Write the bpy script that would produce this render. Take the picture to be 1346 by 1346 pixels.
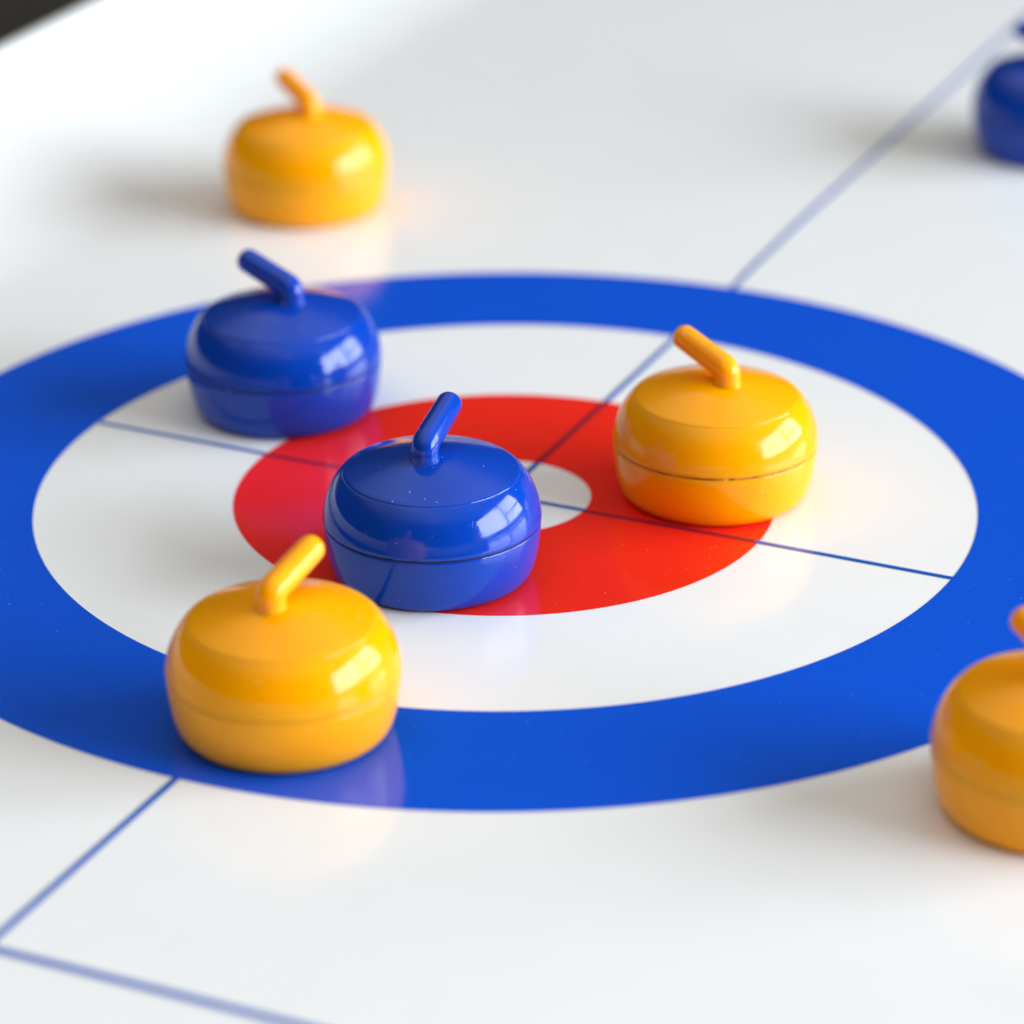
import bpy, bmesh, math, random
from mathutils import Vector, Matrix
PI = math.pi
sc = bpy.context.scene
for o in list(bpy.data.objects): bpy.data.objects.remove(o)
COL = sc.collection
U = 0.12                      # radius of the blue ring in metres; the layout below is in ring radii

# ------------------------------------------------------------------ camera
cam_d = bpy.data.cameras.new('camera'); cam = bpy.data.objects.new('camera', cam_d); COL.objects.link(cam)
pitch, roll = 0.4231, -0.0068
fw = Vector((0, math.cos(pitch), -math.sin(pitch))); up = Vector((0, math.sin(pitch), math.cos(pitch))); rt = Vector((1, 0, 0))
r2 = rt*math.cos(roll) + up*math.sin(roll); u2 = up*math.cos(roll) - rt*math.sin(roll)
M = Matrix((r2, u2, -fw)).transposed().to_4x4()
M.translation = Vector((0.016, -4.8516, 2.1580))*U
cam.matrix_world = M
cam_d.sensor_width = 36; cam_d.lens = 4500/1346*36
cam_d.clip_start = 0.01; cam_d.clip_end = 50
cam_d.dof.use_dof = True
cam_d.dof.focus_distance = 4.93*U
cam_d.dof.aperture_fstop = 9.6
cam_d.dof.aperture_blades = 7
sc.camera = cam

# ------------------------------------------------------------------ colour management
sc.view_settings.view_transform = 'Standard'; sc.view_settings.look = 'None'
sc.view_settings.exposure = 0.0; sc.view_settings.gamma = 1.0; sc.view_settings.use_curve_mapping = False
sc.cycles.max_bounces = 8; sc.cycles.caustics_reflective = False

# ------------------------------------------------------------------ world: a dim room with a pale ceiling
w = bpy.data.worlds.new('World'); sc.world = w; w.use_nodes = True
nt = w.node_tree; N = nt.nodes; Lk = nt.links; N.clear()
out = N.new('ShaderNodeOutputWorld'); bg = N.new('ShaderNodeBackground'); Lk.new(bg.outputs[0], out.inputs[0])
tc = N.new('ShaderNodeTexCoord'); sep = N.new('ShaderNodeSeparateXYZ'); Lk.new(tc.outputs['Generated'], sep.inputs[0])
ramp = N.new('ShaderNodeValToRGB'); Lk.new(sep.outputs[2], ramp.inputs[0])
e = ramp.color_ramp.elements
e[0].position = 0.0; e[0].color = (0.025, 0.020, 0.016, 1)
e[1].position = 1.0; e[1].color = (0.90, 0.89, 0.82, 1)
for p, c in ((0.30, (0.03, 0.027, 0.022, 1)), (0.52, (0.08, 0.07, 0.055, 1)), (0.68, (0.50, 0.46, 0.38, 1))):
    k = e.new(p); k.color = c
nz = N.new('ShaderNodeTexNoise'); nz.inputs['Scale'].default_value = 2.2; nz.inputs['Detail'].default_value = 3
Lk.new(tc.outputs['Generated'], nz.inputs['Vector'])
mr = N.new('ShaderNodeMapRange'); mr.inputs[1].default_value = 0.3; mr.inputs[2].default_value = 0.7
mr.inputs[3].default_value = 0.55; mr.inputs[4].default_value = 1.45
Lk.new(nz.outputs[0], mr.inputs[0])
mx = N.new('ShaderNodeVectorMath'); mx.operation = 'SCALE'
Lk.new(ramp.outputs[0], mx.inputs[0]); Lk.new(mr.outputs[0], mx.inputs['Scale'])
Lk.new(mx.outputs[0], bg.inputs[0]); bg.inputs[1].default_value = 1.25

# ------------------------------------------------------------------ daylight through the panes of a window on the right
WX = 16*U
def pane(name, y0, y1, z0, z1, radiance, col=(0.865, 0.945, 1.0)):
    L = bpy.data.lights.new(name, 'AREA'); L.shape = 'RECTANGLE'
    L.size = (y1-y0)*U; L.size_y = (z1-z0)*U
    L.energy = radiance*PI*L.size*L.size_y; L.color = col
    o = bpy.data.objects.new(name, L); COL.objects.link(o)
    o.location = (WX, (y0+y1)/2*U, (z0+z1)/2*U)
    # -Z of the lamp looks to -X, its X runs along Y
    o.rotation_euler = Matrix(((0, 0, 1), (1, 0, 0), (0, 1, 0))).to_euler()
RAD = 18.0
pane('window_pane_light', -12.6, -1.3, 1.0, 9.9, RAD)
pane('window_pane_light', -0.6, 6.6, 4.4, 9.8, RAD*0.8)
pane('window_pane_light', -0.6, 6.6, 1.0, 3.9, RAD*0.8)

# ------------------------------------------------------------------ materials
def mat(name):
    m = bpy.data.materials.new(name); m.use_nodes = True
    return m, m.node_tree.nodes, m.node_tree.links, m.node_tree.nodes['Principled BSDF']
def coord(N, L):
    t = N.new('ShaderNodeTexCoord'); i = N.new('ShaderNodeObjectInfo'); a = N.new('ShaderNodeVectorMath'); a.operation = 'ADD'
    m = N.new('ShaderNodeVectorMath'); m.operation = 'MULTIPLY'; L.new(i.outputs['Location'], m.inputs[0]); m.inputs[1].default_value = (7.3, 5.1, 3.7)
    L.new(t.outputs['Object'], a.inputs[0]); L.new(m.outputs[0], a.inputs[1]); return a.outputs[0]
def noise(N, L, scale, detail=4, rough=0.5):
    n = N.new('ShaderNodeTexNoise')
    n.inputs['Scale'].default_value = scale; n.inputs['Detail'].default_value = detail; n.inputs['Roughness'].default_value = rough
    L.new(coord(N, L), n.inputs['Vector']); return n
def mrange(N, L, src, a, b, c, d):
    m = N.new('ShaderNodeMapRange'); L.new(src, m.inputs[0])
    for i, v in zip((1, 2, 3, 4), (a, b, c, d)): m.inputs[i].default_value = v
    return m
def specks(N, L, scale, size, keep):
    """white dust: tiny round dots, only some cells"""
    t = coord(N, L); v = N.new('ShaderNodeTexVoronoi'); v.inputs['Scale'].default_value = scale
    L.new(t, v.inputs['Vector'])
    d = mrange(N, L, v.outputs['Distance'], size*0.6, size, 1, 0)
    s = N.new('ShaderNodeSeparateColor'); L.new(v.outputs['Color'], s.inputs[0])
    k = mrange(N, L, s.outputs[0], 1-keep, 1-keep+0.02, 0, 1)
    n = N.new('ShaderNodeTexNoise'); n.inputs['Scale'].default_value = scale/14; L.new(t, n.inputs['Vector'])
    g = mrange(N, L, n.outputs[0], 0.42, 0.66, 0, 1)
    a = N.new('ShaderNodeMath'); a.operation = 'MULTIPLY'; L.new(d.outputs[0], a.inputs[0]); L.new(k.outputs[0], a.inputs[1])
    b = N.new('ShaderNodeMath'); b.operation = 'MULTIPLY'; L.new(a.outputs[0], b.inputs[0]); L.new(g.outputs[0], b.inputs[1])
    return b.outputs[0]
def mixc(N, L, fac, a, b):
    m = N.new('ShaderNodeMix'); m.data_type = 'RGBA'
    if isinstance(fac, float): m.inputs[0].default_value = fac
    else: L.new(fac, m.inputs[0])
    for i, c in ((6, a), (7, b)):
        if isinstance(c, tuple): m.inputs[i].default_value = (*c, 1)
        else: L.new(c, m.inputs[i])
    return m.outputs[2]

def printed(name, col, dust, speck_scale=900, rough=0.07):
    m, N, L, P = mat(name)
    n = noise(N, L, 60, 3); v = mrange(N, L, n.outputs[0], 0.3, 0.7, 0.0, 0.10)
    c = mixc(N, L, v.outputs[0], col, tuple(x*0.8 for x in col))
    if dust:
        c = mixc(N, L, specks(N, L, speck_scale, 0.20, dust), c, (0.75, 0.76, 0.80))
    L.new(c, P.inputs['Base Color'])
    r = noise(N, L, 25, 5); rr = mrange(N, L, r.outputs[0], 0.3, 0.7, rough*0.6, rough*1.7); L.new(rr.outputs[0], P.inputs['Roughness'])
    f = noise(N, L, 2600, 2); b = N.new('ShaderNodeBump'); b.inputs['Strength'].default_value = 0.05; b.inputs['Distance'].default_value = 0.0003
    L.new(f.outputs[0], b.inputs['Height']); L.new(b.outputs[0], P.inputs['Normal'])
    P.inputs['IOR'].default_value = 1.45
    return m
M_white = printed('white_laminate', (0.81, 0.825, 0.865), 0)
# a few faint dark specks on the white laminate
_N = M_white.node_tree.nodes; _L = M_white.node_tree.links; _P = _N['Principled BSDF']
_src = _P.inputs['Base Color'].links[0].from_socket
_L.new(mixc(_N, _L, specks(_N, _L, 260, 0.055, 0.10), _src, (0.45, 0.44, 0.42)), _P.inputs['Base Color'])
M_ringb = printed('blue_print', (0.0, 0.080, 0.645), 0.03, 2100)
M_ringr = printed('red_print', (0.82, 0.019, 0.009), 0.05, 2100)
M_lineb = printed('blue_line_print', (0.0, 0.095, 0.50), 0)
M_liner = printed('line_over_red_print', (0.20, 0.012, 0.035), 0)

def plastic(name, col, dark, dust_keep, trans=0.0, spec=0.5):
    m, N, L, P = mat(name)
    n = noise(N, L, 45, 4); v = mrange(N, L, n.outputs[0], 0.35, 0.75, 0.0, 0.35)
    c = mixc(N, L, v.outputs[0], col, dark)
    c = mixc(N, L, specks(N, L, 1100, 0.15, dust_keep), c, (0.78, 0.78, 0.80))
    L.new(c, P.inputs['Base Color'])
    r = noise(N, L, 110, 6, 0.65); rr = mrange(N, L, r.outputs[0], 0.35, 0.75, 0.06, 0.22); L.new(rr.outputs[0], P.inputs['Roughness'])
    # fine scratches + moulding waviness
    t = N.new('ShaderNodeTexCoord'); mp = N.new('ShaderNodeMapping'); mp.inputs['Scale'].default_value = (1, 14, 3); mp.inputs['Rotation'].default_value = (0.4, 0.3, 0.8)
    L.new(t.outputs['Object'], mp.inputs[0])
    sn = N.new('ShaderNodeTexNoise'); sn.inputs['Scale'].default_value = 240; sn.inputs['Detail'].default_value = 3; L.new(mp.outputs[0], sn.inputs['Vector'])
    s2 = mrange(N, L, sn.outputs[0], 0.66, 0.74, 0, 1)
    wv = noise(N, L, 55, 1)
    b1 = N.new('ShaderNodeBump'); b1.inputs['Strength'].default_value = 0.12; b1.inputs['Distance'].default_value = 0.0004; L.new(wv.outputs[0], b1.inputs['Height'])
    b = N.new('ShaderNodeBump'); b.inputs['Strength'].default_value = 0.10; b.inputs['Distance'].default_value = 0.00008
    L.new(s2.outputs[0], b.inputs['Height']); L.new(b1.outputs[0], b.inputs['Normal']); L.new(b.outputs[0], P.inputs['Normal'])
    P.inputs['IOR'].default_value = 1.45; P.inputs['Specular IOR Level'].default_value = spec
    if trans:
        P.inputs['Subsurface Weight'].default_value = trans; P.inputs['Subsurface Radius'].default_value = (1.0, 0.32, 0.06); P.inputs['Subsurface Scale'].default_value = 0.005
    return m
M_blue = plastic('blue_plastic', (0.001, 0.044, 0.39), (0.001, 0.033, 0.31), 0.10, 0.0, 0.42)
M_yel = plastic('yellow_plastic', (0.98, 0.375, 0.0), (0.98, 0.325, 0.0), 0.05, 0.5, 0.32)
def dirt(name, base, grime, flake):
    m, N, L, P = mat(name)
    n = noise(N, L, 520, 3); v = mrange(N, L, n.outputs[0], 0.44, 0.52, 0, 1)
    c = mixc(N, L, v.outputs[0], base, grime)
    n2 = noise(N, L, 900, 2); v2 = mrange(N, L, n2.outputs[0], 0.66, 0.70, 0, 1)
    L.new(mixc(N, L, v2.outputs[0], c, flake), P.inputs['Base Color']); P.inputs['Roughness'].default_value = 0.6
    return m
M_seamb = dirt('blue_seam_dirt', (0.002, 0.010, 0.07), (0.001, 0.004, 0.03), (0.05, 0.12, 0.4))
M_seamy = dirt('yellow_seam_dirt', (0.50, 0.16, 0.004), (0.09, 0.03, 0.01), (0.85, 0.55, 0.12))
M_seamc = dirt('yellow_seam_clean', (0.95, 0.34, 0.0), (0.88, 0.29, 0.0), (0.9, 0.4, 0.05))
mf, N_, L_, P_ = mat('dark_floor'); n_ = noise(N_, L_, 3, 5)
L_.new(mixc(N_, L_, n_.outputs[0], (0.006, 0.005, 0.004), (0.012, 0.010, 0.008)), P_.inputs['Base Color']); P_.inputs['Roughness'].default_value = 0.6

# ------------------------------------------------------------------ helpers
def link(name, bm, m, parent=None, smooth=True, angle=None):
    me = bpy.data.meshes.new(name); bmesh.ops.recalc_face_normals(bm, faces=bm.faces); bm.to_mesh(me); bm.free()
    me.materials.append(m)
    for p in me.polygons: p.use_smooth = smooth
    if smooth and angle: me.set_sharp_from_angle(angle=angle)
    o = bpy.data.objects.new(name, me); COL.objects.link(o)
    if parent: o.parent = parent
    return o
def empty(name, loc=(0, 0, 0), rz=0):
    o = bpy.data.objects.new(name, None); COL.objects.link(o); o.location = loc; o.rotation_euler = (0, 0, rz); o.empty_display_size = 0.01
    return o
def tag(o, label, cat, group=None):
    o['label'] = label; o['category'] = cat
    if group: o['group'] = group
def lathe(prof, n=160, closed=False):
    bm = bmesh.new(); rings = []
    for r, z in prof:
        if r < 1e-6: rings.append([bm.verts.new((0, 0, z*U))])
        else: rings.append([bm.verts.new((r*U*math.cos(2*PI*i/n), r*U*math.sin(2*PI*i/n), z*U)) for i in range(n)])
    pairs = list(zip(rings, rings[1:])) + ([(rings[-1], rings[0])] if closed else [])
    for a, b in pairs:
        for i in range(n):
            j = (i+1) % n
            if len(a) == 1 and len(b) == 1: continue
            if len(a) == 1: bm.faces.new((a[0], b[i], b[j]))
            elif len(b) == 1: bm.faces.new((a[i], a[j], b[0]))
            else: bm.faces.new((a[i], a[j], b[j], b[i]))
    return bm

# ------------------------------------------------------------------ the setting: dark floor well below the table
bm = bmesh.new(); s = 60*U
vs = [bm.verts.new((x*s, y*s, -6.0*U)) for x, y in ((-1, -1), (1, -1), (1, 1), (-1, 1))]; bm.faces.new(vs)
fl = link('floor', bm, mf, None, False); fl['kind'] = 'structure'

# ------------------------------------------------------------------ the game table
TH = -0.4291                                   # the across-table direction of the printed court
n2 = Vector((math.cos(TH), math.sin(TH))); m2 = Vector((-n2.y, n2.x))      # across, along
def P2(a, t, z=0.0): q = n2*a + m2*t; return Vector((q.x*U, q.y*U, z*U))
table = empty('game_table')
tag(table, 'white glossy curling table printed with a blue and red target under all the stones', 'game table')
T0, T1 = -4.2, 8.5
# one continuous moulded sheet: flat bed, coved side walls, rolled rim
def rim(x0, wid, h=0.12):
    pr = [(x0 + wid*i/22, h*(i/22)**2.0) for i in range(23)]
    x1 = x0 + wid
    return pr + [(x1+0.010, h+0.012), (x1+0.024, h+0.019), (x1+0.040, h+0.019), (x1+0.054, h+0.012), (x1+0.062, h-0.004), (x1+0.064, h-0.03), (x1+0.064, -0.25)]
cross = [(-a, z) for a, z in reversed(rim(1.17, 0.56))] + rim(1.80, 0.45)
bed = []
bm = bmesh.new(); rows = []
ts = [T0 + (T1-T0)*i/40 for i in range(41)]
for t in ts: rows.append([bm.verts.new(P2(a, t, z)) for a, z in cross])
for r0, r1 in zip(rows, rows[1:]):
    for i in range(len(cross)-1): bm.faces.new((r0[i], r0[i+1], r1[i+1], r1[i]))
top = link('table_top', bm, M_white, table)
bm = bmesh.new()
def wall(a0, a1, t0, t1, z0, z1):
    c = [bm.verts.new(P2(a, t, z)) for z in (z0, z1) for a, t in ((a0, t0), (a1, t0), (a1, t1), (a0, t1))]
    for f in ((0, 1, 2, 3), (4, 5, 6, 7), (0, 1, 5, 4), (1, 2, 6, 5), (2, 3, 7, 6), (3, 0, 4, 7)): bm.faces.new([c[i] for i in f])
wall(-1.80, 2.32, T0-0.10, T0-0.002, -0.25, 0.15); link('end_rail', bm, M_white, table, False)
bm = bmesh.new(); wall(-1.80, 2.32, T1+0.002, T1+0.10, -0.25, 0.15); link('end_rail', bm, M_white, table, False)

def annulus(r0, r1, c0, c1, z, m, name, n=720):
    bm = bmesh.new(); A = []; B = []
    for i in range(n):
        a = 2*PI*i/n
        A.append(bm.verts.new(((c0[0]+r0*math.cos(a))*U, (c0[1]+r0*math.sin(a))*U, z*U)))
        B.append(bm.verts.new(((c1[0]+r1*math.cos(a))*U, (c1[1]+r1*math.sin(a))*U, z*U)))
    for i in range(n): j = (i+1) % n; bm.faces.new((A[i], A[j], B[j], B[i]))
    return link(name, bm, m, table, False)
C3, C2, C1 = (0.0057, 0.0087), (0.0044, -0.0035), (-0.0006, 0.0019)
R3, R2, R1 = 0.7281, 0.4195, 0.1391
Z1, Z2 = 0.0005, 0.0010
annulus(R3, 1.0, C3, (0.001, 0.001), Z1, M_ringb, 'blue_ring')
annulus(R1, R2, C1, C2, Z1, M_ringr, 'red_ring')

# printed lines: (position along the line, sideways drift) as laid on the real table
AL = [(-4.1, -0.018), (-1.4, -0.0135), (-0.95, -0.0115), (-0.4, -0.004), (0.0, -0.001), (0.45, -0.002), (0.78, -0.005), (0.97, -0.001), (1.12, -0.0085), (1.4, -0.015), (2.6, -0.019), (8.4, -0.05)]
def drift(t):
    for (a, x), (b, y) in zip(AL, AL[1:]):
        if a <= t <= b: return x + (y-x)*(t-a)/(b-a)
    return 0
def strip(along, t0, t1, off, wd, z, m, name, fn=None):
    """along='t': runs down the table; 'a': runs across it"""
    bm = bmesh.new(); k = 60; prev = None
    for i in range(k+1):
        t = t0 + (t1-t0)*i/k; o = off + (fn(t) if fn else 0)
        if along == 't': p, q = P2(o-wd/2, t, z), P2(o+wd/2, t, z)
        else: p, q = P2(t, o-wd/2, z), P2(t, o+wd/2, z)
        cur = (bm.verts.new(p), bm.verts.new(q))
        if prev: bm.faces.new((prev[0], cur[0], cur[1], prev[1]))
        prev = cur
    return link(name, bm, m, table, False)
W = 0.0102
strip('t', -1.44, -0.999, 0, W, Z2, M_lineb, 'centre_line', drift)
strip('t', 0.999, 8.4, 0, W, Z2, M_lineb, 'centre_line', drift)
strip('t', -R3+0.008, -R2+0.0, 0, W, Z2, M_lineb, 'centre_line', drift)
strip('t', R2-0.002, R3+0.006, 0, W, Z2, M_lineb, 'centre_line', drift)
strip('t', -R2, -R1, 0, W, Z2, M_liner, 'centre_line', drift)
strip('t', R1, R2-0.002, 0, W, Z2, M_liner, 'centre_line', drift)
strip('t', -R1, R1, 0, W, Z2, M_lineb, 'centre_line', drift)
bd = lambda t: 0.004 if abs(t) < 0.2 else 0.0
def teeoff(t): return 0.007*(t/0.7)**2*0 + (0.006 if t < -0.55 else 0.0) - 0.0045*max(0, (t-0.35)/0.35)
strip('a', -R3+0.004, -R2, 0.0, W*0.95, Z2, M_lineb, 'tee_line', lambda t: 0.006*max(0, (-t-0.42)/0.3))
strip('a', -R2, -R1, 0.0, W*0.95, Z2, M_liner, 'tee_line', lambda t: -0.002)
strip('a', -R1, R1, 0.0, W*0.95, Z2+0.0002, M_lineb, 'tee_line', lambda t: 0.002)
strip('a', R1, R2, 0.0, W*0.95, Z2, M_liner, 'tee_line', lambda t: 0.0)
strip('a', R2, R3+0.002, 0.0, W*0.95, Z2, M_lineb, 'tee_line', lambda t: -0.0045*max(0, (t-0.42)/0.3))
strip('a', -1.10, 1.40, -1.458, 0.0125, Z2+0.0002, M_lineb, 'back_line')

# ------------------------------------------------------------------ curling stones
ZT = 0.1905
KZ = 0.0876/0.0836
lower = [(0.0, 0.004), (0.122, 0.004), (0.125, 0.0005), (0.128, 0.0), (0.133, 0.0004), (0.1390, 0.0032), (0.1438, 0.0085), (0.1478, 0.017), (0.1516, 0.030),
         (0.1545, 0.045), (0.1562, 0.058), (0.1573, 0.070), (0.1577, 0.0790), (0.1574, 0.0812), (0.1566, 0.0820), (0.150, 0.0822)]
lower = [(r, z*KZ) for r, z in lower]
DZ = 0.0822*KZ - 0.0822
seam = [(0.150, 0.0815), (0.1561, 0.0817), (0.1566, 0.0836), (0.1561, 0.0852), (0.150, 0.0855)]
seam = [(r, z+DZ) for r, z in seam]
upper = [(0.150, 0.0850), (0.1574, 0.0851), (0.1584, 0.0858), (0.15875, 0.0875)]
upper = [(r, z+DZ) for r, z in upper]
z0 = 0.0875+DZ
a0, am = math.radians(7), math.radians(56)
for i in range(1, 21):
    a = a0 + (am-a0)*i/20
    upper.append((0.15875-(0.15875-0.1310)*(math.cos(a0)-math.cos(a))/(math.cos(a0)-math.cos(am)), z0+(0.1584-z0)*(math.sin(a)-math.sin(a0))/(math.sin(am)-math.sin(a0))))
upper += [(0.1302, 0.1590), (0.1293, 0.1594), (0.1284, 0.1596)]
lid = [(0.1290, 0.1592), (0.1289, 0.1598), (0.1283, 0.1608), (0.1273, 0.1618), (0.1260, 0.1627), (0.1245, 0.1635), (0.1228, 0.1641)]
for i in range(1, 17):
    k = 1-i/16; lid.append((0.1228*k, 0.1641+(ZT-0.1641)*(1-k**1.6)))

def handle_bm(n=28):
    d, hb, la, el, rr = 0.0230, 0.0200, 0.0985, math.radians(14.5), 0.0202
    b0 = Vector((-d, 0, ZT-0.006)); b = Vector((-d, 0, ZT+hb)); dv = Vector((math.cos(el), 0, math.sin(el))); tp = b+dv*la
    path = [(b0, 0.0222), (b0+Vector((0, 0, 0.005)), 0.0212), (b0+Vector((0, 0, 0.010)), rr)]
    s = 0.011; p0 = b-Vector((0, 0, s)); p1 = b+dv*s
    for i in range(0, 11):
        t = i/10; path.append((p0*(1-t)**2 + b*2*t*(1-t) + p1*t*t, rr))
    for i in range(1, 6): path.append((p1+(tp-p1)*i/5, rr*(1-0.05*i/5)))
    re = rr*0.95
    for i in range(1, 8):
        a = PI/2*i/8; path.append((tp+dv*re*0.8*math.sin(a), re*math.cos(a)**0.8))
    bm = bmesh.new(); rings = []
    for i, (p, r) in enumerate(path):
        q0 = path[max(0, i-1)][0]; q1 = path[min(len(path)-1, i+1)][0]; tg = (q1-q0).normalized()
        sx = Vector((0, 1, 0)); sy = tg.cross(sx).normalized()
        rings.append([bm.verts.new((p + sx*r*math.cos(2*PI*j/n) + sy*r*math.sin(2*PI*j/n))*U) for j in range(n)])
    for a, c in zip(rings, rings[1:]):
        for j in range(n): k = (j+1) % n; bm.faces.new((a[j], a[k], c[k], c[j]))
    bm.faces.new(rings[-1]); bm.faces.new(list(reversed(rings[0])))
    return bm

def make_stone(m, ms, proud=0.0):
    root = empty('curling_stone')
    link('base_shell', lathe(lower), m, root, True, math.radians(50))
    link('upper_shell', lathe(upper), m, root, True, math.radians(50))
    link('seam', lathe([(r+proud if r > 0.151 else r, z) for r, z in seam]), ms, root)
    link('lid', lathe(lid), m, root, True, math.radians(50))
    link('handle', handle_bm(), m, root, True, math.radians(60))
    return root
def copy_stone(src):
    c = src.copy(); COL.objects.link(c)
    for ch in list(src.children):
        k = ch.copy(); COL.objects.link(k); k.parent = c
    return c
GB, GY = 'blue curling stones on the table', 'yellow curling stones on the table'
stones = [
 ('b', -0.1012, -0.2739, 69.6, 'blue curling stone in sharp focus between the front yellow stone and the target centre'),
 ('b', -0.3562, 0.3671, 139.4, 'blue curling stone across the blue ring, behind and left of the sharp blue stone'),
 ('b', 1.0990, 1.6900, 155.0, 'blurred blue curling stone beyond the rings, right of the centre line at the right edge'),
 ('d', 0.3308, 0.0126, 130.9, 'yellow curling stone with dirty seam on the red ring, right of the target centre'),
 ('y', -0.2909, -0.7606, 58.6, 'large yellow curling stone in front on the near blue ring, handle overlapping the red ring'),
 ('y', -0.3727, 1.3779, 122.6, 'blurred yellow curling stone standing alone beyond the rings, farthest of the yellow ones'),
 ('y', 0.7067, -0.9925, 122.0, 'orange yellow curling stone outside the blue ring, cut by the right edge at the front'),
]
proto = {}
for kind, x, y, az, lab in stones:
    if kind not in proto:
        o = proto[kind] = make_stone(M_blue if kind == 'b' else M_yel, {'b': M_seamb, 'd': M_seamy, 'y': M_seamc}[kind], 0.0009 if kind == 'y' else 0.0)
    else: o = copy_stone(proto[kind])
    o.location = (x*U, y*U, 0.0003*U*4); o.rotation_euler = (0, 0, math.radians(az))
    if lab.startswith('blue curling stone in sharp'): o.scale = (1.015,)*3
    tag(o, lab, 'curling stone', GB if kind == 'b' else GY)
